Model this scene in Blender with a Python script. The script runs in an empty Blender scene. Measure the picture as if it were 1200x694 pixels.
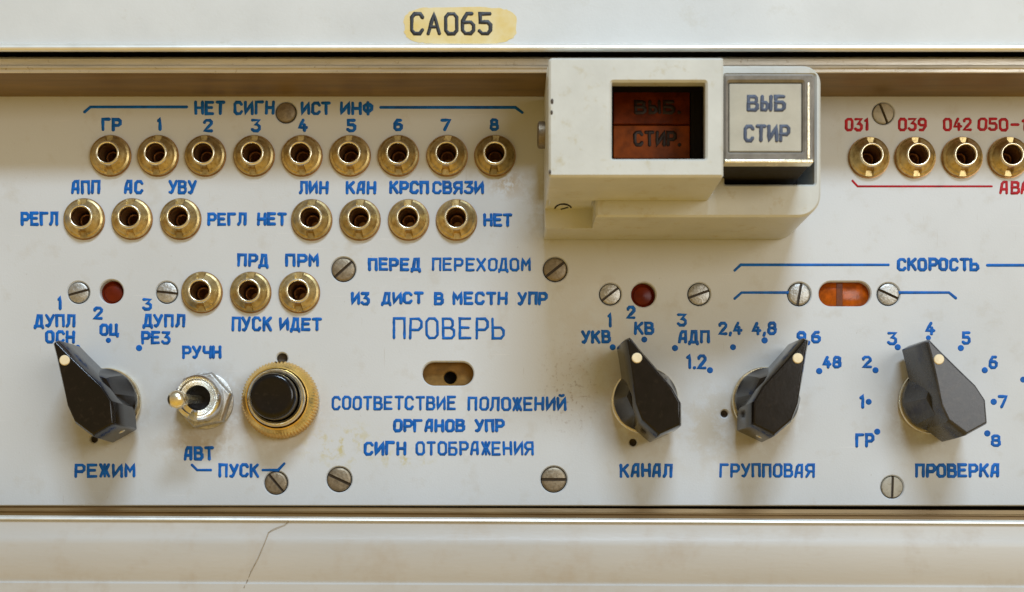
import bpy, math, random
from mathutils import Vector
from mathutils.geometry import tessellate_polygon
random.seed(7)
S = 0.00017            # metres per unit; one unit is about one sixth of a millimetre
VX, VY, D = 590.0, 610.0, 1500.0   # camera foot point on the panel and distance, in units

# ------------------------------------------------------------------ camera
scn = bpy.context.scene
cam = bpy.data.cameras.new('camera'); camo = bpy.data.objects.new('camera', cam)
scn.collection.objects.link(camo); scn.camera = camo
camo.location = ((VX-600)*S, -D*S, (347-VY)*S); camo.rotation_euler = (math.pi/2, 0, 0)
cam.sensor_width = 36; cam.lens = 36*D/1200; cam.shift_x = (600-VX)/1200; cam.shift_y = (VY-347)/1200
cam.clip_start = 0.005; cam.clip_end = 50
cam.dof.use_dof = True; cam.dof.focus_distance = (D-20)*S; cam.dof.aperture_fstop = 24

# ------------------------------------------------------------------ room light
world = bpy.data.worlds.new('World'); scn.world = world; world.use_nodes = True
nt = world.node_tree; bg = nt.nodes['Background']
tc = nt.nodes.new('ShaderNodeTexCoord'); sx = nt.nodes.new('ShaderNodeSeparateXYZ')
rp = nt.nodes.new('ShaderNodeValToRGB'); mr = nt.nodes.new('ShaderNodeMapRange')
nt.links.new(tc.outputs['Generated'], sx.inputs[0]); nt.links.new(sx.outputs['Z'], mr.inputs['Value'])
mr.inputs['From Min'].default_value = -1; mr.inputs['From Max'].default_value = 1
nt.links.new(mr.outputs[0], rp.inputs[0]); nt.links.new(rp.outputs[0], bg.inputs['Color'])
rp.color_ramp.elements[0].position = 0.25; rp.color_ramp.elements[0].color = (0.62, 0.40, 0.09, 1)
rp.color_ramp.elements[1].position = 0.75; rp.color_ramp.elements[1].color = (0.27, 0.26, 0.225, 1)
bg.inputs['Strength'].default_value = 1.0

def area(name, pos, target, size, size_y, power, col):
    l = bpy.data.lights.new(name, 'AREA'); l.shape = 'RECTANGLE'; l.size = size*S; l.size_y = size_y*S
    l.energy = power; l.color = col
    o = bpy.data.objects.new(name, l); scn.collection.objects.link(o)
    p = Vector(((pos[0]-600)*S, -pos[2]*S, (347-pos[1])*S)); t = Vector(((target[0]-600)*S, -target[2]*S, (347-target[1])*S))
    o.location = p; o.rotation_euler = (t-p).to_track_quat('-Z', 'Y').to_euler()
    return o
area('window_above', (1500, -4900, 5000), (600, 347, 0), 2600, 850, 12.4, (0.63, 0.79, 1.0))
area('fill_right', (3300, -500, 4200), (800, 347, 0), 2400, 1800, 2.0, (0.95, 0.98, 1.0))  # unseen fill added to grey the right-hand knobs and soften shadows
scn.view_settings.view_transform = 'Standard'; scn.view_settings.look = 'None'
scn.view_settings.exposure = 0.06; scn.view_settings.gamma = 1

# ------------------------------------------------------------------ materials
def nodes(name):
    m = bpy.data.materials.new(name); m.use_nodes = True
    return m, m.node_tree, m.node_tree.nodes['Principled BSDF']
def noise(nt, scale, detail=3, rough=.55, coord=None, stretch=None):
    n = nt.nodes.new('ShaderNodeTexNoise'); n.inputs['Scale'].default_value = scale
    n.inputs['Detail'].default_value = detail; n.inputs['Roughness'].default_value = rough
    src = coord
    if src is None:
        t = nt.nodes.new('ShaderNodeTexCoord'); oi = nt.nodes.new('ShaderNodeObjectInfo')
        ad = nt.nodes.new('ShaderNodeVectorMath'); ad.operation = 'MULTIPLY_ADD'
        nt.links.new(oi.outputs['Random'], ad.inputs[0]); ad.inputs[1].default_value = (.37, .53, .71)
        nt.links.new(t.outputs['Object'], ad.inputs[2]); src = ad.outputs[0]
    if stretch:
        mp = nt.nodes.new('ShaderNodeMapping'); mp.inputs['Scale'].default_value = stretch
        nt.links.new(src, mp.inputs[0]); src = mp.outputs[0]
    nt.links.new(src, n.inputs['Vector']); return n
def ramp(nt, fac, a, b, ca, cb):
    r = nt.nodes.new('ShaderNodeValToRGB'); e = r.color_ramp.elements
    e[0].position = a; e[1].position = b; e[0].color = (*ca, 1); e[1].color = (*cb, 1)
    nt.links.new(fac, r.inputs[0]); return r
def mixc(nt, fac, a, b, mode='MIX'):
    m = nt.nodes.new('ShaderNodeMix'); m.data_type = 'RGBA'; m.blend_type = mode
    if isinstance(fac, (int, float)): m.inputs[0].default_value = fac
    else: nt.links.new(fac, m.inputs[0])
    for k, v in ((6, a), (7, b)):
        if isinstance(v, tuple): m.inputs[k].default_value = (*v, 1)
        else: nt.links.new(v, m.inputs[k])
    return m.outputs[2]
def bump(nt, p, h, strength, dist):
    b = nt.nodes.new('ShaderNodeBump'); b.inputs['Strength'].default_value = strength
    b.inputs['Distance'].default_value = dist*S; nt.links.new(h, b.inputs['Height'])
    nt.links.new(b.outputs[0], p.inputs['Normal'])
def simple(name, col, rough, metal=0.0, var=.15, scale=30, coat=0.0, bmp=0.15, stretch=None, dirt=None, dirt_t=(.55, .75), spec=None, tint=0):
    """colour varied by two noises, roughness varied, a little relief; scale is the size of the mottling in units"""
    m, nt, p = nodes(name)
    n = noise(nt, 1/(scale*S), 4, .6, stretch=stretch)
    c = ramp(nt, n.outputs[0], .3, .7, tuple(x*(1-var) for x in col), tuple(min(1, x*(1+var)) for x in col)).outputs[0]
    if dirt:
        n2 = noise(nt, 1/(scale*.45*S), 5, .7)
        f = ramp(nt, n2.outputs[0], dirt_t[0], dirt_t[1], (0, 0, 0), (1, 1, 1))
        c = mixc(nt, f.outputs[0], c, dirt)
    if tint:      # individuals of a kind differ a little in tone
        oi = nt.nodes.new('ShaderNodeObjectInfo'); mt = nt.nodes.new('ShaderNodeMapRange'); nt.links.new(oi.outputs['Random'], mt.inputs[0])
        mt.inputs['To Min'].default_value = 1-tint; mt.inputs['To Max'].default_value = 1+tint*.4
        cc = nt.nodes.new('ShaderNodeCombineColor')
        for k in range(3): nt.links.new(mt.outputs[0], cc.inputs[k])
        c = mixc(nt, 1.0, c, cc.outputs[0], 'MULTIPLY')
    nt.links.new(c, p.inputs['Base Color'])
    p.inputs['Metallic'].default_value = metal
    r = nt.nodes.new('ShaderNodeMapRange'); nt.links.new(n.outputs[0], r.inputs[0])
    r.inputs['To Min'].default_value = max(.03, rough*.8); r.inputs['To Max'].default_value = min(1, rough*1.25)
    nt.links.new(r.outputs[0], p.inputs['Roughness'])
    p.inputs['Coat Weight'].default_value = coat; p.inputs['Coat Roughness'].default_value = .12
    if spec is not None: p.inputs['Specular IOR Level'].default_value = spec
    if bmp:
        n3 = noise(nt, 1/(3.0*S), 3, .6, stretch=stretch); bump(nt, p, n3.outputs[0], bmp, .6)
    return m

def panel_material():
    m, nt, p = nodes('panel_grey_paint')
    t = nt.nodes.new('ShaderNodeTexCoord'); ob = t.outputs['Object']
    big = noise(nt, 1/(260*S), 3, .5, ob)
    c = ramp(nt, big.outputs[0], .3, .7, (.525, .53, .51), (.585, .60, .595)).outputs[0]
    mid = noise(nt, 1/(34*S), 5, .65, ob)
    f = ramp(nt, mid.outputs[0], .56, .8, (0, 0, 0), (.45, .45, .45)); c = mixc(nt, f.outputs[0], c, (.42, .37, .27))
    speck = noise(nt, 1/(4.5*S), 3, .6, ob)
    f = ramp(nt, speck.outputs[0], .69, .76, (0, 0, 0), (.5, .5, .5)); c = mixc(nt, f.outputs[0], c, (.30, .25, .17))
    for k, (st, thr) in enumerate((((.035, 1, 1), .70), ((1, 1, .05), .72))):
        mp = nt.nodes.new('ShaderNodeMapping'); mp.inputs['Scale'].default_value = st; mp.inputs['Rotation'].default_value = (0, .25-.5*k, 0)
        nt.links.new(ob, mp.inputs[0]); n = noise(nt, 1/(2.6*S), 2, .5, mp.outputs[0])
        f = ramp(nt, n.outputs[0], thr, thr+.03, (0, 0, 0), (.35, .35, .35)); c = mixc(nt, f.outputs[0], c, (.68, .67, .65) if k == 0 else (.40, .36, .30))
    def blotch(x, y, rx, ry, col, thr, amount, sc):  # mottled colour blotch fading outward, for stains and a painted socket shadow
        mp = nt.nodes.new('ShaderNodeMapping'); mp.vector_type = 'POINT'
        mp.inputs['Location'].default_value = (-(x-600)/rx, 0, -(347-y)/ry)
        mp.inputs['Scale'].default_value = (1/(rx*S), 0, 1/(ry*S))
        nt.links.new(ob, mp.inputs[0])
        ln = nt.nodes.new('ShaderNodeVectorMath'); ln.operation = 'LENGTH'; nt.links.new(mp.outputs[0], ln.inputs[0])
        fall = nt.nodes.new('ShaderNodeMapRange'); nt.links.new(ln.outputs['Value'], fall.inputs[0])
        fall.inputs['From Min'].default_value = 1; fall.inputs['From Max'].default_value = 0
        n = noise(nt, 1/(sc*S), 5, .7, ob)
        th = ramp(nt, n.outputs[0], thr, thr+.12, (0, 0, 0), (amount,)*3)
        mu = nt.nodes.new('ShaderNodeMath'); mu.operation = 'MULTIPLY'
        nt.links.new(fall.outputs[0], mu.inputs[0]); nt.links.new(th.outputs[0], mu.inputs[1])
        return mixc(nt, mu.outputs[0], c, col)
    c = blotch(668, 455, 45, 75, (.20, .12, .05), .55, 1.0, 6)
    c = blotch(700, 420, 75, 130, (.48, .41, .30), .42, .4, 40)  # broad brown blotch over the middle of the panel
    for sx_, sy_, a_ in ((127, 480, .5), (755, 482, .55), (896, 482, .5), (1085, 482, .5), (241, 480, .7), (330, 480, .55)):  # brown blotches centred slightly below the knobs, toggle and button
        c = blotch(sx_, sy_, 64, 62, (.34, .26, .16), .38, a_, 17)
    c = blotch(400, 522, 60, 34, (.50, .42, .14), .50, .9, 14)
    c = blotch(470, 537, 50, 14, (.50, .42, .14), .50, .9, 12)
    c = blotch(235, 520, 70, 26, (.36, .27, .15), .45, .6, 18)
    c = blotch(640, 240, 40, 60, (.40, .33, .17), .45, .6, 22)
    c = blotch(595, 215, 30, 22, (.36, .24, .08), .42, .8, 14)  # shadow below the last top-row socket painted into the panel colour
    c = blotch(840, 500, 90, 70, (.44, .36, .22), .42, .6, 44)
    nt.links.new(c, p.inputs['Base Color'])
    r = ramp(nt, mid.outputs[0], .3, .8, (.42,)*3, (.58,)*3); nt.links.new(r.outputs[0], p.inputs['Roughness'])
    fine = noise(nt, 1/(2.2*S), 2, .5, ob)
    bump(nt, p, fine.outputs[0], .22, .5)
    return m
M = dict(
    amber_shaded=simple('shaded_amber_lens', (.17, .026, .002), .35, var=.5, scale=14, spec=.2),  # shade on the upper half put into a darker lens colour
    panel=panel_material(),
    blue=simple('blue_engraving_paint', (.003, .105, .40), .5, var=.3, scale=9, bmp=.3, spec=.2),
    red=simple('red_engraving_paint', (.40, .010, .016), .5, var=.3, scale=9, bmp=.3, spec=.2),
    black_ink=simple('black_ink', (.012, .012, .012), .5, var=.3, scale=9),
    brass=simple('worn_brass', (.58, .45, .21), .38, .95, var=.22, scale=9, bmp=.25, dirt=(.26, .14, .035), dirt_t=(.50, .80), tint=.25),
    brass_pale=simple('pale_nickelled_brass', (.90, .80, .60), .25, 1.0, var=.15, scale=8, bmp=.2, dirt=(.45, .32, .14), dirt_t=(.6, .8), tint=.15),
    brass_gold=simple('yellow_brass_knurled', (.86, .57, .16), .25, 1.0, var=.15, scale=9, bmp=.2, dirt=(.3, .16, .03), dirt_t=(.58, .8)),
    steel=simple('zinc_plated_steel', (.50, .48, .43), .42, .9, var=.2, scale=6, bmp=.8, dirt=(.20, .16, .10), dirt_t=(.5, .8), tint=.2),
    steel_dark=simple('tarnished_steel', (.27, .22, .15), .45, .7, var=.25, scale=6, bmp=.6, dirt=(.16, .11, .06), dirt_t=(.5, .8)),
    painted=simple('screw_painted_over', (.40, .36, .27), .5, 0, var=.15, scale=8, bmp=.4, dirt=(.22, .17, .09)),
    chrome=simple('bright_nickel', (.76, .78, .82), .18, 1.0, var=.06, scale=9, bmp=.08),
    slot=simple('dark_slot', (.06, .042, .025), .7, var=.3, scale=5),
    pit=simple('dark_interior', (.010, .007, .005), .8, var=.3, scale=9),
    hole=simple('blackened_brass_bore', (.34, .18, .07), .35, .8, var=.3, scale=8, bmp=.3),
    bakelite=simple('black_bakelite', (.0035, .0016, .001), .16, var=.4, scale=14, bmp=.07, dirt=(.022, .014, .008), dirt_t=(.56, .8), spec=.42),
    bakelite_reflection=simple('reflection_grey_bakelite', (.035, .035, .038), .26, var=.35, scale=14, bmp=.07, dirt=(.07, .062, .055), dirt_t=(.5, .8), spec=.5),  # grey of a glass reflection put into the black bakelite's colour
    cream=simple('cream_paint', (.78, .66, .42), .4, var=.12, scale=6),
    red_lens=simple('deep_red_plastic', (.12, .012, .002), .3, var=.3, scale=20, bmp=.05, spec=.18),
    amber=simple('orange_plastic_lens', (.34, .065, .002), .2, var=.5, scale=12, bmp=.2, spec=.3),
    amber_band=simple('dark_amber_band', (.13, .028, .003), .3, var=.3, scale=6, spec=.2),
    amber_dim=simple('brown_amber_lens', (.33, .065, .003), .3, var=.5, scale=20, spec=.25),
    white_lens=simple('milky_lens', (.45, .42, .33), .25, var=.08, scale=30, coat=.3),
    grey_ink=simple('slate_grey_ink', (.045, .06, .10), .5, var=.25, scale=9),
    brown_ink=simple('brown_black_ink', (.03, .012, .008), .5, var=.25, scale=9),
    smoke=simple('smoky_clear_plastic', (.20, .18, .15), .12, var=.2, scale=10, coat=.6),
    housing=simple('cream_moulded_plastic', (.56, .56, .50), .36, var=.06, scale=40, bmp=.16, dirt=(.44, .38, .22), dirt_t=(.56, .8)),
    cover=simple('grey_hammered_paint', (.60, .61, .585), .40, var=.05, scale=90, bmp=.2, dirt=(.50, .48, .40), dirt_t=(.6, .85)),
    lower=simple('aged_grey_paint', (.49, .475, .435), .42, var=.08, scale=110, bmp=.2, stretch=(.18, 1, 1), dirt=(.43, .38, .31), dirt_t=(.52, .85)),
    rail_face=simple('scuffed_aluminium_strip', (.66, .63, .58), .36, .5, var=.2, scale=14, bmp=.3, stretch=(.1, 1, 1), dirt=(.30, .22, .12), dirt_t=(.6, .8)),
    rail=simple('shaded_rail_brown', (.22, .14, .055), .40, .35, var=.22, scale=16, bmp=.2, stretch=(.12, 1, 1)),  # shade of the rail underside put into a brown version of its aluminium
    brown_plate=simple('brown_lacquered_plate', (.22, .115, .022), .4, .3, var=.3, scale=12),
    trim=simple('pale_edge_bead', (.86, .85, .78), .42, .75, var=.05, scale=30, bmp=.05),
    crack=simple('crack_line', (.30, .24, .16), .7, var=.3, scale=8),
)
def sticker_material():
    m, nt, p = nodes('worn_yellow_patch')
    c = mixc(nt, ramp(nt, noise(nt, 1/(22*S), 4, .6).outputs[0], .35, .7, (0, 0, 0), (1, 1, 1)).outputs[0], (.66, .50, .16), (.70, .60, .33))
    nt.links.new(c, p.inputs['Base Color']); p.inputs['Roughness'].default_value = .5
    return m
M['patch'] = sticker_material()

# ------------------------------------------------------------------ helpers
def W(x, y, z=0): return Vector(((x-600)*S, -z*S, (347-y)*S))
def at(px, py, z):      # panel-plane coordinates of what the photograph shows at px, py when it stands z above the panel
    k = (D-z)/D
    return VX+(px-VX)*k, VY+(py-VY)*k
def U(py, z): return VY-(VY-py)*(D-z)/D
def link(name, me, mat, parent=None):
    if mat is not None and not me.materials: me.materials.append(mat)
    o = bpy.data.objects.new(name, me); scn.collection.objects.link(o)
    if parent is not None: o.parent = parent
    return o
def mesh(name, verts, faces, mat, parent=None, sharp=32, bevel=0):
    """verts local: x right, y up, z out of the panel, in units"""
    me = bpy.data.meshes.new(name)
    me.from_pydata([(x*S, -z*S, y*S) for x, y, z in verts], [], faces); me.update()
    import bmesh
    bm = bmesh.new(); bm.from_mesh(me)
    bmesh.ops.remove_doubles(bm, verts=bm.verts, dist=S*1e-4)
    bmesh.ops.recalc_face_normals(bm, faces=bm.faces)
    for f in bm.faces: f.smooth = True
    lim = math.radians(sharp)
    for e in bm.edges:
        if len(e.link_faces) != 2 or e.calc_face_angle(0) > lim: e.smooth = False
    bm.to_mesh(me); bm.free()
    o = link(name, me, mat, parent)
    if bevel:
        b = o.modifiers.new('bevel', 'BEVEL'); b.width = bevel*S; b.segments = 3; b.limit_method = 'ANGLE'; b.angle_limit = math.radians(35)
        b.harden_normals = False
    return o
def thing(name, label, cat, x=0, y=0, z=0, group=None, rot=0):
    o = bpy.data.objects.new(name, None); scn.collection.objects.link(o); o.empty_display_size = .002
    o.location = W(x, y, z); o.rotation_euler = (0, rot, 0)
    o['label'] = label; o['category'] = cat
    if group: o['group'] = group
    return o
def clone(root, x, y, label, rot=0, group=None, z=0):
    def cp(o, par):
        c = o.copy(); scn.collection.objects.link(c)
        if par is not None: c.parent = par
        for ch in kids.get(o.name, []): cp(ch, c)
        return c
    kids = {}
    for o in scn.objects:
        if o.parent: kids.setdefault(o.parent.name, []).append(o)
    r = cp(root, None); r.location = W(x, y, z); r.rotation_euler = (0, rot, 0); r['label'] = label
    if group: r['group'] = group
    return r
def stack(loops, cap0=True, cap1=True):
    """loops of equal length, each a list of (x,y,z)"""
    v = []; f = []; n = len(loops[0])
    for lp in loops: v += lp
    for i in range(len(loops)-1):
        for j in range(n):
            a = i*n+j; b = i*n+(j+1) % n
            f.append((a, b, b+n, a+n))
    if cap0: f.append(tuple(range(n-1, -1, -1)))
    if cap1: f.append(tuple(range((len(loops)-1)*n, len(loops)*n)))
    return v, f
def circ(r, z, n=48, cx=0, cy=0, ph=0): return [(cx+r*math.cos(2*math.pi*i/n+ph), cy+r*math.sin(2*math.pi*i/n+ph), z) for i in range(n)]
def lathe(profile, n=48, cap0=False, cap1=False, mod=None, cx=0, cy=0):
    loops = []
    for k, (r, z) in enumerate(profile):
        lp = circ(r, z, n, cx, cy)
        if mod: lp = [mod(x, y, zz, r, 2*math.pi*i/n, k) for i, (x, y, zz) in enumerate(lp)]
        loops.append(lp)
    return stack(loops, cap0, cap1)
def rrect(x0, y0, x1, y1, r, d=0, seg=6):
    """rounded rectangle in y-up coordinates; r is one radius or (tr, tl, bl, br); d grows it"""
    if not isinstance(r, tuple): r = (r,)*4
    x0 -= d; y0 -= d; x1 += d; y1 += d
    out = []
    for (cx, cy, sx_, sy_, a0, rr) in ((x1, y1, -1, -1, 0, r[0]), (x0, y1, 1, -1, 90, r[1]), (x0, y0, 1, 1, 180, r[2]), (x1, y0, -1, 1, 270, r[3])):
        rr = max(.3, rr+d); ccx = cx+sx_*rr; ccy = cy+sy_*rr
        for k in range(seg+1):
            a = math.radians(a0+90*k/seg); out.append((ccx+rr*math.cos(a), ccy+rr*math.sin(a)))
    return out
def plate(outer, holes, z0, z1, bev):
    """flat plate with through holes and chamfered edges; outer and holes are functions of an offset"""
    v = []; f = []
    fl = [outer(-bev)]+[h(bev) for h in holes]
    wl = [outer(0)]+[h(0) for h in holes]
    tris = tessellate_polygon([[Vector((x, y, 0)) for x, y in lp] for lp in fl])
    starts = []; tot = 0
    for lp in fl: starts.append(tot); tot += len(lp)
    for lp in fl: v += [(x, y, z1) for x, y in lp]
    f += [tuple(t) for t in tris]
    for lp in wl: v += [(x, y, z1-bev) for x, y in lp]
    for lp in wl: v += [(x, y, z0) for x, y in lp]
    for s, lp in zip(starts, fl):
        n = len(lp)
        for j in range(n):
            a = s+j; b = s+(j+1) % n
            f.append((a, b, b+tot, a+tot)); f.append((a+tot, b+tot, b+2*tot, a+2*tot))
    f += [tuple(i+2*tot for i in reversed(t)) for t in tris]
    return v, f
def box(x0, x1, y0, y1, z0, z1):
    v = [(x, y, z) for z in (z0, z1) for y in (y0, y1) for x in (x0, x1)]
    return v, [(0, 2, 3, 1), (4, 5, 7, 6), (0, 1, 5, 4), (2, 6, 7, 3), (0, 4, 6, 2), (1, 3, 7, 5)]
def extrude_x(profile, x0, x1):
    """profile: list of (image-down y, z); y measured from 347"""
    l0 = [(x0-600, 347-y, z) for y, z in profile]; l1 = [(x1-600, 347-y, z) for y, z in profile]
    return stack([l0, l1])

# ---- engraved stroke lettering: every glyph is a few pen strokes on a 4 x 6 grid
O8 = [(1, 0), (3, 0), (4, 1), (4, 5), (3, 6), (1, 6), (0, 5), (0, 1), (1, 0)]
G = {
 'А': [[(0, 0), (.9, 5), (1.7, 6), (2.3, 6), (3.5, 6), (3.5, 0)], [(.4, 2), (3.5, 2)]],
 'Б': [[(3.6, 6), (0, 6), (0, 0), (3, 0), (3.9, .9), (3.9, 2.5), (3, 3.4), (0, 3.4)]],
 'В': [[(0, 0), (0, 6), (2.8, 6), (3.6, 5.3), (3.6, 3.9), (2.8, 3.2), (0, 3.2)], [(2.8, 3.2), (4, 2.4), (4, .9), (3.1, 0), (0, 0)]],
 'Г': [[(0, 0), (0, 6), (3.8, 6)]],
 'Д': [[(-.3, -1), (-.1, 0), (4, 0), (4.2, -1)], [(.5, 0), (1.5, 6), (3.4, 6), (3.4, 0)]],
 'Е': [[(3.8, 6), (0, 6), (0, 0), (3.8, 0)], [(0, 3.2), (3.2, 3.2)]],
 'Ж': [[(2, 0), (2, 6)], [(0, 6), (1.4, 3.1), (0, 0)], [(4, 6), (2.6, 3.1), (4, 0)], [(1.4, 3.1), (2.6, 3.1)]],
 'З': [[(.1, 6), (3.6, 6), (3.6, 5.6), (1.7, 3.5), (3, 3.4), (4, 2.5), (4, 1), (3, 0), (1, 0), (0, .8)]],
 'И': [[(0, 6), (0, 0), (4, 6), (4, 0)]],
 'Й': [[(0, 6), (0, 0), (4, 6), (4, 0)], [(1, 7.4), (2, 7), (3, 7.4)]],
 'К': [[(0, 0), (0, 6)], [(3.8, 6), (.4, 2.9)], [(1.4, 3.8), (4, 0)]],
 'Л': [[(-.1, 0), (.8, 1.4), (.8, 6), (3.9, 6), (3.9, 0)]],
 'М': [[(0, 0), (0, 6), (2, 2.6), (4, 6), (4, 0)]],
 'Н': [[(0, 0), (0, 6)], [(4, 0), (4, 6)], [(0, 3), (4, 3)]],
 'О': [O8],
 'П': [[(0, 0), (0, 6), (3.9, 6), (3.9, 0)]],
 'Р': [[(0, 0), (0, 6), (3, 6), (4, 5.1), (4, 3.5), (3, 2.6), (0, 2.6)]],
 'С': [[(3.9, 4.9), (3, 6), (1, 6), (0, 5), (0, 1), (1, 0), (3, 0), (3.9, 1.1)]],
 'Т': [[(0, 6), (4, 6)], [(2, 6), (2, 0)]],
 'У': [[(0, 6), (2.2, 2.3)], [(4, 6), (1.6, .6), (.9, 0), (.2, .2)]],
 'Ф': [[(2, -.3), (2, 6.3)], [(1, 1.4), (3, 1.4), (4, 2.3), (4, 4.2), (3, 5), (1, 5), (0, 4.2), (0, 2.3), (1, 1.4)]],
 'Х': [[(0, 6), (4, 0)], [(4, 6), (0, 0)]],
 'Ц': [[(0, 6), (0, 0), (4.4, 0), (4.4, -1.1)], [(3.6, 6), (3.6, 0)]],
 'Ч': [[(0, 6), (0, 3.6), (.7, 2.8), (4, 2.8)], [(4, 6), (4, 0)]],
 'Ы': [[(0, 6), (0, 0), (1.7, 0), (2.5, .8), (2.5, 2.5), (1.7, 3.3), (0, 3.3)], [(4, 6), (4, 0)]],
 'Ь': [[(0, 6), (0, 0), (3, 0), (4, .9), (4, 2.4), (3, 3.3), (0, 3.3)]],
 'Я': [[(4, 0), (4, 6), (1, 6), (0, 5.1), (0, 3.6), (1, 2.7), (4, 2.7)], [(1.9, 2.7), (0, 0)]],
 '0': [O8],
 '1': [[(.2, 4.9), (1.4, 6), (1.4, 0)]],
 '2': [[(.1, 4.7), (.1, 5.2), (1, 6), (3, 6), (3.9, 5.1), (3.9, 4), (0, 0), (4, 0)]],
 '3': [[(.1, 6), (3.9, 6), (1.8, 3.6), (3, 3.5), (4, 2.6), (4, 1), (3, 0), (1, 0), (0, .8)]],
 '4': [[(2.2, 6), (0, 1.8), (4, 1.8)], [(2.8, 3.4), (2.8, 0)]],
 '5': [[(3.8, 6), (.3, 6), (.3, 3.5), (3, 3.5), (4, 2.6), (4, 1), (3, 0), (1, 0), (0, .8)]],
 '6': [[(3.4, 6), (1.6, 6), (0, 3.8), (0, 1), (1, 0), (3, 0), (4, 1), (4, 2.5), (3, 3.4), (.2, 3.4)]],
 '7': [[(0, 6), (4, 6), (1.4, 0)]],
 '8': [[(1, 3.2), (.3, 3.9), (.3, 5.3), (1.1, 6), (2.9, 6), (3.7, 5.3), (3.7, 3.9), (3, 3.2), (1, 3.2)], [(1, 3.2), (0, 2.4), (0, .9), (1, 0), (3, 0), (4, .9), (4, 2.4), (3, 3.2)]],
 '9': [[(.6, 0), (2.4, 0), (4, 2.2), (4, 5), (3, 6), (1, 6), (0, 5), (0, 3.5), (1, 2.6), (3.8, 2.6)]],
 '-': [[(.2, 3), (3.8, 3)]],
 '.': [[(.2, 0), (.4, .1)]],
 ',': [[(.5, .3), (.1, -1)]],
}
WID = {'1': 1.6, '.': .6, ',': .8, 'Ц': 4.2}
def sweep(pts, w, zoff, V, F, h=.45):
    """a pen stroke with rounded ends and a low domed section"""
    closed = pts[0] == pts[-1] and len(pts) > 3
    P = [Vector(p) for p in (pts[:-1] if closed else pts)]
    n = len(P); hw = w/2
    secs = []
    def nrm(a, b): d = (b-a).normalized(); return Vector((-d.y, d.x))
    if not closed:
        d = (P[1]-P[0]).normalized(); nn = Vector((-d.y, d.x))
        for a in (80, 50, 20): secs.append((P[0]-d*hw*.95*math.sin(math.radians(a)), nn*math.cos(math.radians(a))))
    for i in range(n):
        if closed or 0 < i < n-1:
            n0 = nrm(P[i-1], P[i]); n1 = nrm(P[i], P[(i+1) % n])
            m = (n0+n1)
            if m.length < .2: m = n0
            m.normalize(); m = m/max(.72, m.dot(n0))
        elif i == 0: m = nrm(P[0], P[1])
        else: m = nrm(P[-2], P[-1])
        secs.append((P[i], m))
    if not closed:
        d = (P[-1]-P[-2]).normalized(); nn = Vector((-d.y, d.x))
        for a in (20, 50, 80): secs.append((P[-1]+d*hw*.95*math.sin(math.radians(a)), nn*math.cos(math.radians(a))))
    prof = ((-1, .0), (-.72, h), (.72, h), (1, .0))
    base = len(V)
    for q_, (c, m) in enumerate(secs):
        j_ = random.uniform(.86, 1.12); m = m*j_
        for t, z in prof: V.append((c.x+m.x*hw*t, c.y+m.y*hw*t, z+zoff+.008*q_))
    ns = len(secs)
    for i in range(ns if closed else ns-1):
        a = base+i*4; b = base+((i+1) % ns)*4
        for k in range(3): F.append((a+k, b+k, b+k+1, a+k+1))
def stroke_mesh(name, strokes, w, mat, parent, z=0, jw=0):
    V = []; F = []
    for k, s in enumerate(strokes): sweep(s, w, z+.02+.043*(k % 7), V, F)
    return mesh(name, V, F, mat, parent, sharp=60)
def text(s, x0, x1, y0, y1, mat, parent, w=3.3, z=0, ox=600, oy=347, name='lettering', jit=.35):
    """fits the written word into the box x0..x1, y0..y1 (image-down)"""
    gap = 2.15
    tot = sum(WID.get(c, 4) for c in s)+gap*(len(s)-1)
    if len(s) == 1: tot = WID.get(s, 4)
    kx = (x1-x0-w)/tot if tot else 1; ky = (y1-y0-w)/6
    strokes = []; cx = x0+w/2
    for c in s:
        jx = random.uniform(-jit, jit); jy = random.uniform(-jit, jit); sl = random.uniform(-.03, .04)
        for st in G[c]:
            dense = []
            for (ax, ay), (bx, by) in zip(st, st[1:]):
                nn = max(1, int(math.hypot((bx-ax)*kx, (by-ay)*ky)/4))
                dense += [(ax+(bx-ax)*i/nn, ay+(by-ay)*i/nn) for i in range(nn)]
            dense.append(st[-1])
            q = [(cx+(px+sl*py)*kx+jx-ox+random.uniform(-.12, .12), oy-(y1-w/2-py*ky)+jy+random.uniform(-.12, .12)) for px, py in dense]
            if st[0] == st[-1]: q[-1] = q[0]
            strokes.append(q)
        cx += (WID.get(c, 4)+gap)*kx
    return stroke_mesh(name, strokes, w, mat, parent, z)

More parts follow.
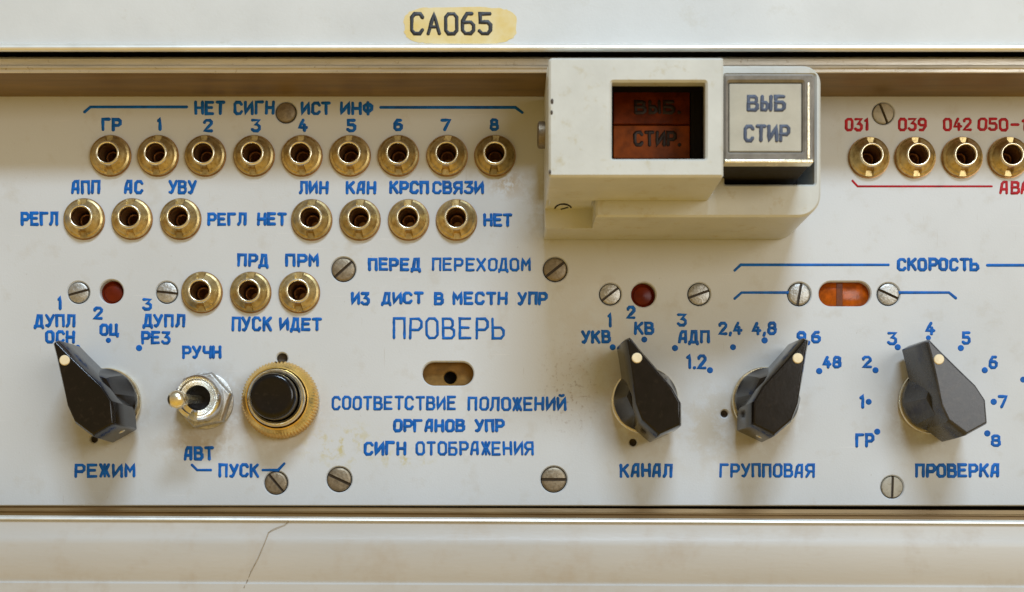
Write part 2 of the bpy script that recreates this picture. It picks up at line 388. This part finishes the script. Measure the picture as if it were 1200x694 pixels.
# ------------------------------------------------------------------ the front panel
JACKS = [  # x, y, label
 (130, 183, 'brass socket under the letters ГР, leftmost of the top row'),
 (185.5, 183, 'second brass socket from the left in the top row, under a blue 1'),
 (241, 183, 'third brass socket from the left in the top row, under a blue 2'),
 (298, 183, 'fourth brass socket in the top row, between СИГН and the painted-over screw'),
 (354, 183, 'fifth brass socket in the top row, just below ИСТ'),
 (410.5, 183, 'sixth brass socket in the top row, just below ИНФ'),
 (467, 183, 'seventh brass socket in the top row, third from its end'),
 (524, 183, 'eighth brass socket in the top row, last but one beside the module'),
 (580, 183, 'brass socket under the blue number 8, nearest the cream plastic module'),
 (99, 257, 'brass socket under АПП, first of the second row beside РЕГЛ'),
 (155, 257, 'brass socket under АС, middle one of the three in the second row'),
 (212, 257, 'brass socket under УВУ, last of the three before the words РЕГЛ НЕТ'),
 (365.5, 258, 'brass socket under ЛИН, just after the words РЕГЛ НЕТ'),
 (422, 258, 'brass socket under КАН, second of the four after РЕГЛ НЕТ'),
 (479, 258, 'brass socket under КРСП, third of the four after РЕГЛ НЕТ'),
 (535, 258, 'brass socket under СВЯЗИ, last of its four, nearest the lone НЕТ'),
 (237, 343, 'brass socket with nothing written above it, beside a steel screw'),
 (294, 343, 'middle brass socket of the third row, between ПРД and ПУСК'),
 (351, 343, 'last brass socket of the third row, between ПРМ and ИДЕТ'),
 (1018, 185, 'brass socket under red 031, first one past the cream module'),
 (1072, 185, 'brass socket under red 039, second one past the cream module'),
 (1127, 185, 'brass socket under red 042, third one past the cream module'),
 (1181, 185, 'brass socket under red 050-1, partly cut off by the picture edge'),
]
SCREWS = [  # x, y, r, slot angle, material, label
 (92, 343, 12, 15, 'steel', 'small steel screw left of the red lens, above the word ДУПЛ'),
 (195.5, 343, 12, -6, 'steel', 'small scratched steel screw beside the socket without a word above it'),
 (335, 132, 11.5, None, 'steel_dark', 'screw head painted over, between the words СИГН and ИСТ'),
 (402.5, 316, 13.5, 42, 'steel_dark', 'dull screw left of the words ПЕРЕД ПЕРЕХОДОМ'),
 (650.5, 316, 13.5, 38, 'steel_dark', 'tarnished screw below the cream module, right of the word ПЕРЕХОДОМ'),
 (715, 345, 12, 38, 'steel', 'bright screw left of the red lens, above the words УКВ'),
 (819, 345, 12.5, 20, 'steel', 'pale screw right of the red lens, above the word АДП'),
 (936.5, 345, 13, 80, 'steel', 'bright screw left of the orange oval lens, slot nearly upright'),
 (1041, 345, 12.5, -25, 'steel', 'bright screw right of the orange oval lens'),
 (1035, 133, 12, -68, 'painted', 'pale screw between the red numbers 031 and 039'),
 (323.5, 566, 13, -50, 'steel_dark', 'dull screw under the blue bracket right of the word ПУСК'),
 (397.5, 562, 14, -25, 'steel_dark', 'dull brownish screw below left of the word СИГН'),
 (649, 562, 14.5, 0, 'steel_dark', 'brownish screw with level slot at the foot of the panel, left of КАНАЛ'),
 (1045.5, 571, 12.5, 88, 'painted', 'pale screw with upright slot below left of the word ПРОВЕРКА'),
]
def hole(x, y, r, n=28): return lambda d: [(x-600+(r+d)*math.cos(-2*math.pi*i/n), 347-y+(r+d)*math.sin(-2*math.pi*i/n)) for i in range(n)]
def slot_hole(cx, cy, w, h): return lambda d: list(reversed(rrect(cx-600-w/2, 347-cy-h/2, cx-600+w/2, 347-cy+h/2, h/2-.1, d, 8)))
holes = [hole(x, y, 15) for x, y, _ in JACKS]+[hole(x, y, r+1.0) for x, y, r, *_ in SCREWS]
holes += [hole(130.5, 342, 14, 40), hole(754, 345.5, 14.5, 40), slot_hole(525, 438, 60, 28), slot_hole(990, 344.5, 61, 29)]
holes += [hole(110, 514.5, 4.5, 20), hole(742, 518.5, 4.5, 20), hole(849, 485, 4.5, 20), hole(330.5, 420, 6.5, 24)]
panel = thing('control_panel', 'grey painted control panel with blue and red engraved lettering', 'panel', 600, 347, 0)
v, f = plate(lambda d: rrect(-300-600, 347-593, 1500-600, 347-113+14, 1, d, 1), holes, -9, 0, 1.3)
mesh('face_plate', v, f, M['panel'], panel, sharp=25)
T = [
 ('НЕТ', 228, 264, 118, 135), ('СИГН', 274, 322, 118, 135), ('ИСТ', 352, 388, 119, 135), ('ИНФ', 398, 438, 119, 135),
 ('ГР', 119, 143, 138, 154), ('1', 184, 190, 138, 154), ('2', 238, 250, 139, 155), ('3', 294, 306, 139, 155), ('4', 349, 361, 139, 155),
 ('5', 406, 418, 139, 155), ('6', 461, 472.5, 139, 154), ('7', 516, 529, 139, 154), ('8', 574, 585, 139, 154),
 ('АПП', 83, 118, 211, 228), ('АС', 145, 168, 211, 228), ('УВУ', 197, 231, 211, 228),
 ('ЛИН', 350, 385, 212, 228), ('КАН', 405, 441, 212, 228), ('КРСП', 456, 503, 212, 228), ('СВЯЗИ', 506, 567, 212, 228),
 ('РЕГЛ', 24, 69, 248, 265), ('РЕГЛ', 243, 289, 249, 265), ('НЕТ', 301, 336, 249, 265), ('НЕТ', 566, 601, 250, 266),
 ('ПРД', 278, 315, 297, 313), ('ПРМ', 334, 374, 297, 313),
 ('ПЕРЕД', 431, 493, 302, 318), ('ПЕРЕХОДОМ', 506, 622, 302, 318),
 ('ИЗ', 411, 434, 342, 358), ('ДИСТ', 447, 497, 342, 357), ('В', 508, 520, 342, 358), ('МЕСТН', 530, 595, 342, 358), ('УПР', 606, 642, 342, 358),
 ('ПРОВЕРЬ', 460, 592, 372, 398),
 ('1', 67, 73, 347, 364), ('ДУПЛ', 40, 89, 368, 384), ('ОСН', 53, 88, 387, 403), ('2', 109, 121, 359, 375), ('ОЦ', 116, 139, 379, 394),
 ('3', 166, 178, 349, 364), ('ДУПЛ', 167, 217, 368, 384), ('РЕЗ', 165, 200, 388, 404),
 ('ПУСК', 271, 319, 371, 389), ('ИДЕТ', 327, 378, 372, 388), ('РУЧН', 213, 260, 405, 421),
 ('АВТ', 215, 251, 523, 540), ('РЕЖИМ', 87, 159, 543, 560), ('ПУСК', 256, 304, 543, 560),
 ('СООТВЕТСТВИЕ', 388, 535, 464, 481), ('ПОЛОЖЕНИЙ', 548, 664, 465, 482), ('ОРГАНОВ', 460, 545, 491, 507), ('УПР', 556, 592, 491, 507),
 ('СИГН', 426, 476, 517, 534), ('ОТОБРАЖЕНИЯ', 487, 626, 517, 534),
 ('1', 711, 717, 366, 384), ('2', 734, 745, 358, 374), ('3', 793, 805, 367, 383), ('УКВ', 681, 716, 387, 403), ('КВ', 743, 767, 377, 393),
 ('АДП', 794, 832, 387, 403), ('1.2', 804, 828, 415, 433), ('2,4', 842, 870, 377, 393), ('4,8', 881, 910, 377, 393),
 ('9.6', 933, 962, 388, 403), ('48', 964, 986, 417, 432), ('СКОРОСТЬ', 1051, 1148, 302, 318),
 ('3', 1039, 1051, 389, 405), ('4', 1084, 1096, 377, 393), ('5', 1127, 1138, 388, 404), ('6', 1158, 1169, 417, 433), ('7', 1169, 1181, 463, 479),
 ('8', 1161, 1173, 509, 524), ('1', 1006, 1013, 462, 479), ('ГР', 1002, 1025, 508, 525), ('2', 1010, 1022, 417, 432),
 ('КАНАЛ', 726, 788, 543, 560), ('ГРУППОВАЯ', 843, 955, 543, 560), ('ПРОВЕРКА', 1072, 1172, 543, 560),
]
for s, x0, x1, y0, y1 in T:
    text(s, x0, x1, y0, y1, M['blue'], panel, w=3.2 if s == 'ПРОВЕРЬ' else (3.2 if len(s) > 8 else 3.75)+random.uniform(-.15, .15))
for s, x0, x1, y0, y1 in (('031', 990, 1018, 138, 154), ('039', 1052, 1086, 138, 154), ('042', 1105, 1139, 138, 154), ('050-1', 1145, 1203, 138, 154), ('АВАР', 1171, 1220, 212, 228)):
    text(s, x0, x1, y0, y1, M['red'], panel, w=3.3)
def line(pts, mat, w=3.3): stroke_mesh('marking_line', [[(x-600, 347-y) for x, y in pts]], w, mat, panel)
for pts in ([(99, 131.5), (106, 125.5), (219, 125.5)], [(446, 126), (604, 126), (612, 132)], [(225, 545), (231, 551), (247, 551)],
            [(308, 551), (326, 551), (333, 543.5)], [(861, 317), (868, 310.5), (1041, 310.5)], [(1157, 311), (1300, 311)],
            [(861, 350), (869, 343), (924, 343)], [(1053, 343), (1112, 343), (1120, 349.5)]): line(pts, M['blue'])
line([(999, 212), (1005, 218.5), (1162, 218.5)], M['red'], 2.7)
for x, y, r in ((127, 399, 3.2), (163, 408, 3.8), (91, 407, 3), (718, 407, 3.6), (755, 398, 3.6), (791, 408, 3.7), (832, 434, 3.7), (859, 407, 3.6), (896, 399, 3.8),
                (947, 402.5, 2.4), (960, 435, 3.8), (1052, 407, 3.7), (1088, 396, 3), (1126, 408, 3.7), (1154, 434, 3.7), (1164.5, 471, 3.8), (1157, 508, 3.8),
                (1018, 471, 3.6), (1028, 506, 3.7), (1026, 434, 3.7), (1199, 445, 3.6)):
    v, f = lathe([(r, .0), (r*.8, .55), (.1, .6)], 16, cap1=True); 
    mesh('index_dot', [(a+x-600, b+347-y, c) for a, b, c in v], f, M['blue'], panel)
# things seen inside the openings of the panel
v, f = lathe([(5, -4), (4.6, -7), (.1, -8)], 20, cap1=True)
for x, y in ((110, 514.5), (742, 518.5), (849, 485), (330.5, 420)):
    r = 1.35 if x == 330.5 else .95
    mesh('locating_pin', [(a*r+x-600, b*r+347-y, c) for a, b, c in v], f, M['slot'], panel)
v, f = plate(lambda d: rrect(-300-600, 347-640, 1500-600, 347-60, 1, d, 1), [hole(x, y, 13, 20) for x, y, _ in JACKS], -60, -46, .5)
mesh('rear_plate', v, f, M['pit'], panel)

# ------------------------------------------------------------------ frame above and below, outer covers
rail = thing('upper_rail', 'dull metal rail with a ridge running above the top row of sockets', 'rail', 600, 347, 0)
v, f = extrude_x([(96.5, 70), (U(67, 79), 79), (U(69, 80.5), 80.5), (U(76, 80), 80), (U(77, 83), 83), (U(79.5, 83.4), 83.4), (U(80.8, 80), 80),
                  (U(84.5, 80), 80), (U(85.6, 79), 79), (U(85.8, 76), 76), (U(84, 72), 72)], -300, 1500)
mesh('face_strip', v, f, M['rail_face'], rail)
v, f = extrude_x([(98.5, 68), (98.5, 74.5), (U(84.7, 76.2), 76.2), (113.3, 70), (113.3, -9), (98.5, -9)], -300, 1500)
mesh('rail_body', v, f, M['rail'], rail)
up = thing('upper_cover', 'pale grey cover with a rounded white lower edge above the rail', 'cover', 600, 347, 0)
v, f = extrude_x([(-500, 100), (U(51, 100), 100), (U(51, 92), 92), (-500, 92)], -300, 1500)
mesh('cover_panel', v, f, M['cover'], up, sharp=40)
v, f = extrude_x([(U(51, 101), 96), (U(51, 101), 101), (U(51.5, 104), 104), (U(53, 106.5), 106.5), (U(56, 107.5), 107.5), (U(58.8, 106), 106), (U(60.4, 103), 103), (U(60.8, 99), 99), (U(60, 96), 96)], -300, 1500)
mesh('edge_bead', v, f, M['trim'], up, sharp=60)
v, f = extrude_x([(-500, 90), (U(40, 90), 90), (U(40, 90), -12), (-500, -12)], -300, 1500)  # black block added to keep the gap behind the bead dark
back = mesh('dark_gap_block', v, f, M['pit'], up)
lowtilt = math.atan(5.5/1200)
lr = thing('lower_rail', 'narrow metal rail in the gap below the panel', 'rail', 600, 347, 0, rot=lowtilt)
v, f = extrude_x([(594.5, -12), (595.5, -4), (600, -3), (600.8, -1), (602, -1), (602.8, -3), (618, -3), (640, -3), (640, -30), (594.5, -30)], -300, 1500)
mesh('rail_body', v, f, M['rail'], lr)
lo = thing('lower_cover', 'beige grey lower cover with a bright top edge and a hairline crack', 'cover', 600, 347, 0, rot=lowtilt)
P = [(U(612.5, 58), 58), (U(612.6, 70.5), 70.5), (U(616, 70.5), 70.5), (U(632, 75), 75), (U(636, 76.5), 76.5), (U(640, 76.5), 76.5),
     (U(680, 76.5), 76.5), (U(682, 75), 75), (U(684, 75), 75), (U(686, 77), 77), (900, 77), (900, 58)]
v, f = extrude_x(P, -300, 1500)
mesh('cover_panel', v, f, M['lower'], lo, sharp=40)
v, f = extrude_x([(U(606.8, 60), 60), (U(606.8, 67), 67), (U(607.6, 71), 71), (U(609.2, 73.3), 73.3), (U(611, 73.6), 73.6), (U(612.4, 72), 72), (U(612.5, 60), 60)], -300, 1500)
mesh('edge_bead', v, f, M['trim'], lo, sharp=60)
crk = [at(x, y, 74) for x, y in ((341, 611.5), (335, 616), (322, 621.5), (316, 625), (312, 637), (305, 655), (297, 671), (291, 683), (288, 690))]
crz = [71, 71.5, 73.5, 74, 77, 77, 77, 75.5, 77.5]
V = []; F = []
pts = [(x-600+random.uniform(-.5, .5), 347-y) for x, y in crk]
sweep(pts, .8, 0, V, F, h=.15)
cum = lambda yy: next((crz[i]+(crz[i+1]-crz[i])*((pts[i][1]-yy)/(pts[i][1]-pts[i+1][1])) for i in range(len(pts)-1) if pts[i][1] >= yy >= pts[i+1][1]), 72 if yy > -300 else 77)
V = [(a, b, c+cum(b)+.25) for a, b, c in V]
mesh('hairline_crack', V, F, M['crack'], lo)

# worn yellow patch with its painted number
patch = thing('number_patch', 'worn yellow patch with the black number СА065 on the upper cover', 'marking', 600, 347, 100)
pts = []
for i in range(72):
    a = 2*math.pi*i/72
    ex, ey = at(539.5+66*math.copysign(abs(math.cos(a))**.45, math.cos(a)), 30-21.5*math.copysign(abs(math.sin(a))**.6, math.sin(a)), 100)
    pts.append((ex-600+random.uniform(-1, 1), 347-ey+random.uniform(-.7, .7)))
v, f = stack([[(x, y, .03) for x, y in pts], [(x, y, .28) for x, y in pts]], cap0=False)
mesh('yellow_paint', v, f, M['patch'], patch)
x0, y0 = at(480, 14.5, 100); x1, y1 = at(577, 42, 100)
G_A = G['А']; G['А'] = [[(0, 0), (2, 6), (4, 0)], [(.7, 2), (3.3, 2)]]
text('СА065', x0, x1, y0, y1, M['black_ink'], patch, w=4.1, z=.3, jit=.3)
G['А'] = G_A

# ------------------------------------------------------------------ sockets
def make_jack():
    x, y, lab = JACKS[0]
    t = thing('socket', lab, 'socket', x, y, 0, 'brass sockets on the panel')
    def notch(px, py, z, r, a, k):
        d = abs((a-math.pi/2+math.pi) % (2*math.pi)-math.pi); d2 = abs((a+math.pi/2+math.pi) % (2*math.pi)-math.pi)
        if min(d, d2) < .20 and r > 16.0 and z > 4: z = 4.3
        return px, py, z
    v, f = lathe([(22, .2), (24.3, .25), (24.4, 1.3), (22, 1.5)], 48); mesh('washer_or_shade_ring', v, f, M['hole'], t)  # dark ring added under each socket as its contact shade
    v, f = lathe([(23.4, -.5), (23.4, 3.6), (22.8, 5.0), (20.6, 6.2), (20.0, 7.2), (17.6, 9.4), (16.2, 10.6), (14.0, 13.2)], 72, mod=notch)
    mesh('flange_nut', v, f, M['brass'], t, sharp=22)
    v, f = lathe([(14.4, 11), (14.0, 13.6), (13.4, 14.6), (12.4, 15.0), (11.5, 14.6), (10.9, 13.4), (10.6, 8)], 48)
    mesh('rim', v, f, M['brass_pale'], t, sharp=50)
    v, f = lathe([(10.6, 8), (10.3, 7), (10.4, -38), (6, -40), (.1, -40)], 32)
    mesh('bore', v, f, M['hole'], t)
    v, f = lathe([(8.6, -24), (8.2, -9), (7.2, -8), (6.2, -9), (5.6, -34)], 24)
    mesh('contact_sleeve', v, f, M['hole'], t)
    return t
j0 = make_jack()
for x, y, lab in JACKS[1:]: clone(j0, x, y, lab, rot=random.uniform(-.07, .07))

# ------------------------------------------------------------------ screws
def make_screw(x, y, r, ang, mat, lab):
    t = thing('screw', lab, 'screw', x, y, 0, 'screws in the panel')
    t.rotation_euler = (0, -math.radians(ang or 0), 0)
    if ang is None:
        v, f = lathe([(r, -4), (r, 0), (r*.9, 1.3), (r*.5, 2.2), (.1, 2.4)], 40, cap1=True); mesh('head', v, f, M[mat], t)
        return
    h = r*.12; d = -1.6
    # two half discs and the slot floor between them
    V = []; F = []
    for sgn in (1, -1):
        arc = []
        a0 = math.asin(h/r)
        for i in range(21):
            a = a0+(math.pi-2*a0)*i/20; arc.append((math.cos(a), math.sin(a)*sgn))
        loops = []
        for rr, z in ((r, -4), (r, -.3), (r*.95, .7), (r*.80, 1.3)):
            loops.append([(rr*cx, sgn*max(h, abs(rr*cy)), z) for cx, cy in arc])
        v, f = stack(loops)
        b = len(V); V += v; F += [tuple(i+b for i in q) for q in f]
    mesh('head', V, F, M[mat], t, sharp=40)
    v, f = lathe([(r*.985, -4), (r*.985, d), (.1, d-.1)], 32, cap1=True)
    mesh('slot', v, f, M['slot'], t)
for s in SCREWS: make_screw(*s)

# ------------------------------------------------------------------ lenses in the round and oval openings
def round_lens(x, y, lab):
    t = thing('indicator_lens', lab, 'lens', x, y, 0, 'round red lenses')
    v, f = lathe([(15.5, -11), (15.5, -9.6), (12.4, -8.2), (11.6, -9.2), (10.4, -7.9), (6, -6.6), (.1, -6.0)], 40, cap1=True); mesh('lens', v, f, M['red_lens'], t, sharp=12)
    v, f = lathe([(18, -12), (18, -9.3), (14.6, -9.3), (14.2, -10.5)], 40); mesh('bezel', v, f, M['pit'], t)
round_lens(130.5, 342, 'round red lens left, above the words 2 ОЦ')
round_lens(754, 345.5, 'round dark red lens above the words 2 КВ')
t = thing('indicator_lens', 'oval orange lens with a dark band across its middle, below СКОРОСТЬ', 'lens', 990, 344.5, 0)
v, f = plate(lambda d: rrect(-33, -17, 33, 17, 15, d, 8), [], -14, -8, 2); mesh('lens', v, f, M['amber'], t, sharp=60)
v, f = plate(lambda d: rrect(-8, -16.5, -.5, 16.5, 1, d, 3), [], -9, -7.6, .3); mesh('dark_band', v, f, M['amber_band'], t)
t = thing('recessed_plate', 'brown plate with a round black hole inside the oval opening under ПРОВЕРЬ', 'plate', 525, 438, 0)
hl = lambda d: [(2+(7.6+d)*math.cos(-2*math.pi*i/28), -3+(7.6+d)*math.sin(-2*math.pi*i/28)) for i in range(28)]
v, f = plate(lambda d: rrect(-36, -20, 36, 20, 6, d, 3), [hl], -20, -15, 1); mesh('plate', v, f, M['brown_plate'], t)
v, f = lathe([(7.6, -20), (7.6, -34), (.1, -34)], 28, cx=2, cy=-3); mesh('bore', v, f, M['pit'], t)

# ------------------------------------------------------------------ pointer knobs
def make_knob(x, y, ang, lab):
    t = thing('pointer_knob', lab, 'knob', x, y, 0, 'black pointer knobs', rot=math.radians(ang))
    # local y points to the nose
    v, f = lathe([(38.5, .3), (39.3, 2), (39.3, 5.5), (38.3, 7), (34, 7.2)], 64, cap0=True); mesh('base_ring', v, f, M['brass_pale'], t)
    def facet(px, py, z, r, a, k): 
        seg = math.pi/4; aa = ((a+seg/2) % seg)-seg/2
        q = 1/math.cos(aa)*.955 if k in (2, 3, 4) else 1
        return px*q, py*q, z
    v, f = lathe([(37, 7), (37, 17), (35.5, 22), (29, 52), (25.5, 62), (10, 64)], 64, cap1=True, mod=facet)
    mesh('skirt', v, f, M['bakelite'], t, sharp=20)
    out = [(3.0, 67), (6.9, 52), (15.2, 24), (22.8, -3), (24.3, -22), (14, -45)]
    lp = out+[(-a, b) for a, b in reversed(out)]
    def lev(k, dz, z): return [(a*k+(dz if a > 0 else -dz), b*(1+.02*(k > 1))+(1.2*dz if b > 0 else -1.0*dz), z) for a, b in lp]
    v, f = stack([lev(1.0, 2.2, 12), lev(1.0, 1.4, 52), lev(1.0, .4, 82), lev(1, -1.6, 88.3)])
    o = mesh('pointer', v, f, M['bakelite'], t, sharp=25, bevel=1.3)
    v, f = lathe([(5.7, 87), (5.7, 88.9), (4.9, 89.7), (.1, 89.9)], 28, cap1=True, cx=0, cy=43)
    mesh('indicator_dot', v, f, M['cream'], t)
    v, f = lathe([(4.3, 0), (4.3, 2.6), (3.4, 3.2), (.1, 3.2)], 20, cap1=True)
    v = [(a+6, -c-43.8, b+40) for a, b, c in v]
    mesh('set_screw', v, f, M['brass_pale'], t)
    return t
k0 = make_knob(127, 471, -29, 'black pointer knob above the word РЕЖИМ, beside the toggle switch')
k1_ = clone(k0, 755, 470, 'black pointer knob above the word КАНАЛ', rot=math.radians(-24.5))
k2_ = clone(k0, 896, 470, 'black pointer knob above the word ГРУППОВАЯ, its nose tilted to the right', rot=math.radians(25.5))
k3_ = clone(k0, 1091, 470, 'dark grey pointer knob above the word ПРОВЕРКА', rot=math.radians(-29))

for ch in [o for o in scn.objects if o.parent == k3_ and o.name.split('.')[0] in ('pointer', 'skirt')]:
    ch.material_slots[0].link = 'OBJECT'; ch.material_slots[0].material = M['bakelite_reflection']  # reflected grey painted onto this knob alone

# ------------------------------------------------------------------ toggle switch
t = thing('toggle_switch', 'nickel toggle switch with its ball lever leaning left, between РУЧН and АВТ', 'switch', 241, 470, 0)
v, f = lathe([(33, .2), (33, 2.4), (32, 3)], 56, cap0=True, cap1=True); mesh('washer_or_shade_ring', v, f, M['steel'], t)
hexa = lambda r, z: circ(r, z, 6, ph=math.radians(12))
v, f = stack([hexa(33, 3), hexa(34, 5), hexa(34, 14), hexa(31.5, 17)]); mesh('hex_nut', v, f, M['steel'], t, sharp=15, bevel=.8)
def keyway(px, py, z, r, a, k):
    d = abs((a-math.radians(256)+math.pi) % (2*math.pi)-math.pi)
    if d < .16 and r > 14.7 and z > 30: z = 28
    return px, py, z
prof = [(25.5, 17), (25.5, 20), (26.4, 22), (26.4, 38), (25.6, 42), (23.4, 44), (21.2, 43.4), (19.8, 40.5), (14.6, 38.8), (13.4, 36), (13, 10)]
v, f = lathe(prof, 60, mod=keyway); mesh('threaded_bushing', v, f, M['chrome'], t, sharp=25)
v, f = lathe([(13.2, 20), (.1, 20)], 24); mesh('boot', v, f, M['pit'], t)
def rod(a, b, prof, n=28):
    a = Vector(a); b = Vector(b); q = (b-a).normalized().to_track_quat('Z', 'Y'); L = (b-a).length
    v, f = lathe([(r, z*L) for r, z in prof], n, cap0=True, cap1=True)
    return [tuple(a+q @ Vector(p)) for p in v], f
v, f = rod((-1, 0, 20), (-16, -6, 82), [(4.6, 0), (4.8, .35), (6.0, .62), (8.2, .78)] + [(10.6*math.cos(math.radians(q)), .90+.12*math.sin(math.radians(q))*1.2) for q in (-40, -20, 0, 20, 40, 60, 78)])
mesh('lever', v, f, M['brass_pale'], t, sharp=50)

# ------------------------------------------------------------------ push button
t = thing('push_button', 'round black push button in a knurled brass ring, right of the toggle switch', 'button', 329.5, 469.5, 0)
def knurl(px, py, z, r, a, k):
    if k in (1, 2, 3, 4):
        q = 1+.022*math.sin(a*72); return px*q, py*q, z
    return px, py, z
v, f = lathe([(43, .2), (44.6, 2), (44.4, 8), (43.2, 15), (41.6, 19), (40.6, 21), (36.4, 27.5), (34.8, 27.8), (34.2, 26), (34, 20)], 288, mod=knurl)
mesh('knurled_ring', v, f, M['brass_gold'], t, sharp=30)
v, f = lathe([(33.4, 20), (33.2, 33), (32.2, 36), (30, 37.6), (28, 37), (27, 34), (27, 20)], 72); mesh('inner_ring', v, f, M['brass_pale'], t, sharp=45)
v, f = lathe([(26.3, 20), (26.3, 52), (25.3, 56), (22.5, 58.5), (19, 58.2), (10, 57.2), (.1, 57)], 64); mesh('cap', v, f, M['bakelite'], t, sharp=50)

# ------------------------------------------------------------------ cream module with two lamp keys
mod = thing('key_module', 'cream plastic key module with a raised window cover at its left', 'key module', 600, 347, 0)
def RR(px0, py0, px1, py1, z, r, d=0, seg=6):
    x0, y0 = at(px0, py0, z); x1, y1 = at(px1, py1, z)
    return rrect(x0-600, 347-y1, x1-600, 347-y0, r, d, seg)
bx0, by0, bx1, by1 = 637-600, 347-281, 934-600, 347-117
# base: rounded block with the two key wells, its lower left corner notched
well2 = lambda d: list(reversed(RR(849, 88, 955, 216, 113, 2, d, 3)))
well1 = lambda d: list(reversed(rrect(655-600, 347-250, 800-600, 347-140, 2, d, 3)))
v, f = plate(lambda d: rrect(bx0, by0, bx1, by1, (19, 4, 3, 24), d, 8), [well2, well1], 1, 58, .1)
v2, f2 = plate(lambda d: rrect(bx0, by0, bx1, by1, (19, 4, 3, 24), d, 8)[:18]+[(bx0-d, by0+22-d), (690-600-d, by0+22-d), (690-600-d, by0-d)]+rrect(bx0, by0, bx1, by1, (19, 4, 3, 24), d, 8)[27:], [well2, well1], 58, 113, 2.2)
n_ = len(v)
base = mesh('base', v+v2, f+[tuple(i+n_ for i in q) for q in f2], M['housing'], mod, sharp=30)
# lug with its small curved mark
v, f = box(640-600, 688-600, 347-261.5, 347-243, 80, 122); mesh('hinge_lug', v, f, M['housing'], mod, bevel=1.5)
x, y = at(660, 242, 122.2)
arc = [(x-600+9*math.cos(math.radians(a)), 347-y-3+5.5*math.sin(math.radians(a))) for a in range(170, 5, -15)]
stroke_mesh('pressed_mark', [arc, [(x-600-2, 347-y-3), (x-600+5, 347-y-1)]], 1.8, M['pit'], mod, z=122.1)
v, f = lathe([(15, 0), (15, 7), (12.5, 8.5), (.1, 8.8)], 32, cap0=True, cap1=True)
mesh('side_screw', [(37-c, b+347-172, a+45) for a, b, c in v], f, M['steel_dark'], mod)
# well floor
v, f = box(640-600, 930-600, 347-270, 347-125, 20, 30); mesh('well_floor', v, f, M['pit'], mod)
# raised cover with its window
lid_o = lambda d: rrect(635.6-600, 347-263.5, 812-600, 347-143, (2, 4, 3, 2), d, 4)
win = lambda d: list(reversed(RR(717, 96, 827, 186, 209, 1.5, d, 3)))
v, f = plate(lid_o, [win], 196, 209, 2.2)
win2 = lambda d: list(reversed(RR(704, 84, 834, 196, 196, 3, d, 3)))
v2, f2 = plate(lid_o, [win2], 113.5, 196, .05)
n_ = len(v)
mesh('window_cover', v+v2, f+[tuple(i+n_ for i in q) for q in f2], M['housing'], mod, sharp=30)
v, f = plate(lambda d: RR(704, 84, 834, 196, 196, 3, d-.2, 3), [lambda d: list(reversed(RR(706, 86, 832, 194, 196, 3, d, 3)))], 30, 195.9, .1)  # dark liner added so the cavity behind the window looks shaded
mesh('shade_liner', v, f, M['pit'], mod)
# nicks on the cover
for px, py, r in ((647, 119, 1.9), (646.5, 132, 1.6), (644.5, 202, 1.6)):
    x, y = at(px, py, 209); v, f = lathe([(r, 209.0), (r*.6, 209.5), (.1, 209.6)], 10, cap1=True)
    mesh('chip', [(a*.8+x-600, b*1.6+347-y, c) for a, b, c in v], f, M['slot'], mod)

def key(lab, px0, py0, px1, py1, z, face, frame, lines, ink, split, w):
    t = thing('lamp_key', lab, 'key', 600, 347, 0)
    o_ = lambda d: RR(px0, py0, px1, py1, z, 3, d, 4)
    v, f = stack([[(a, b, zz) for a, b in o_(-.8)] for zz in (31, z-16)]); mesh('key_body', v, f, M['pit'], t)
    i_ = lambda d: list(reversed(RR(px0+6, py0+10, px1-14, py1-12, z, 1.5, d, 4)))
    v, f = plate(o_, [i_], z-15.8, z, 2.4); mesh('frame', v, f, frame, t, sharp=30)
    ys = (py0+11, py1-13) if not split else (py0+11, (py0+py1)/2-1.2, (py0+py1)/2+.2, py1-13)
    for k in range(0, len(ys), 2):
        v, f = plate(lambda d: RR(px0+7, ys[k], px1-15, ys[k+1], z, 1, d, 3), [], z-14, z-2.4, .8)
        mesh('lens', v, f, M['amber_shaded'] if split and k == 0 else face, t, sharp=30)
    for s, a, b, c, e in lines:
        X0, Y0 = at(a, c, z-2.3); X1, Y1 = at(b, e, z-2.3)
        text(s, X0, X1, Y0, Y1, ink, t, w=w, z=z-2.35, jit=.2)
    return t
k1 = key('white lamp key reading ВЫБ СТИР beside the window cover', 848, 86, 955, 190, 178, M['white_lens'], M['smoke'],
    [('ВЫБ', 875, 921, 111, 131), ('СТИР', 871, 926, 146, 167)], M['grey_ink'], False, 3.8)
x0, y0 = at(848, 188, 180); x1, y1 = at(953, 191, 180)
v, f = box(x0-600+1, x1-600, 347-y1, 347-y0+1, 166, 180.5); mesh('lower_trim', v, f, M['brass_pale'], k1, bevel=.8)
xa, ya = at(946, 97, 179); xb, yb = at(949, 186, 179)
v, f = box(xa-600, xb-600, 347-yb, 347-ya, 172, 179.6); mesh('side_trim', v, f, M['brass_pale'], k1, bevel=.5)
key('brown amber lamp key in two halves seen through the window cover', 712, 94, 824, 198, 140, M['amber_dim'], M['pit'],
    [('ВЫБ.', 743, 799, 117, 134), ('СТИР.', 742, 799, 153, 172)], M['brown_ink'], True, 3.8)
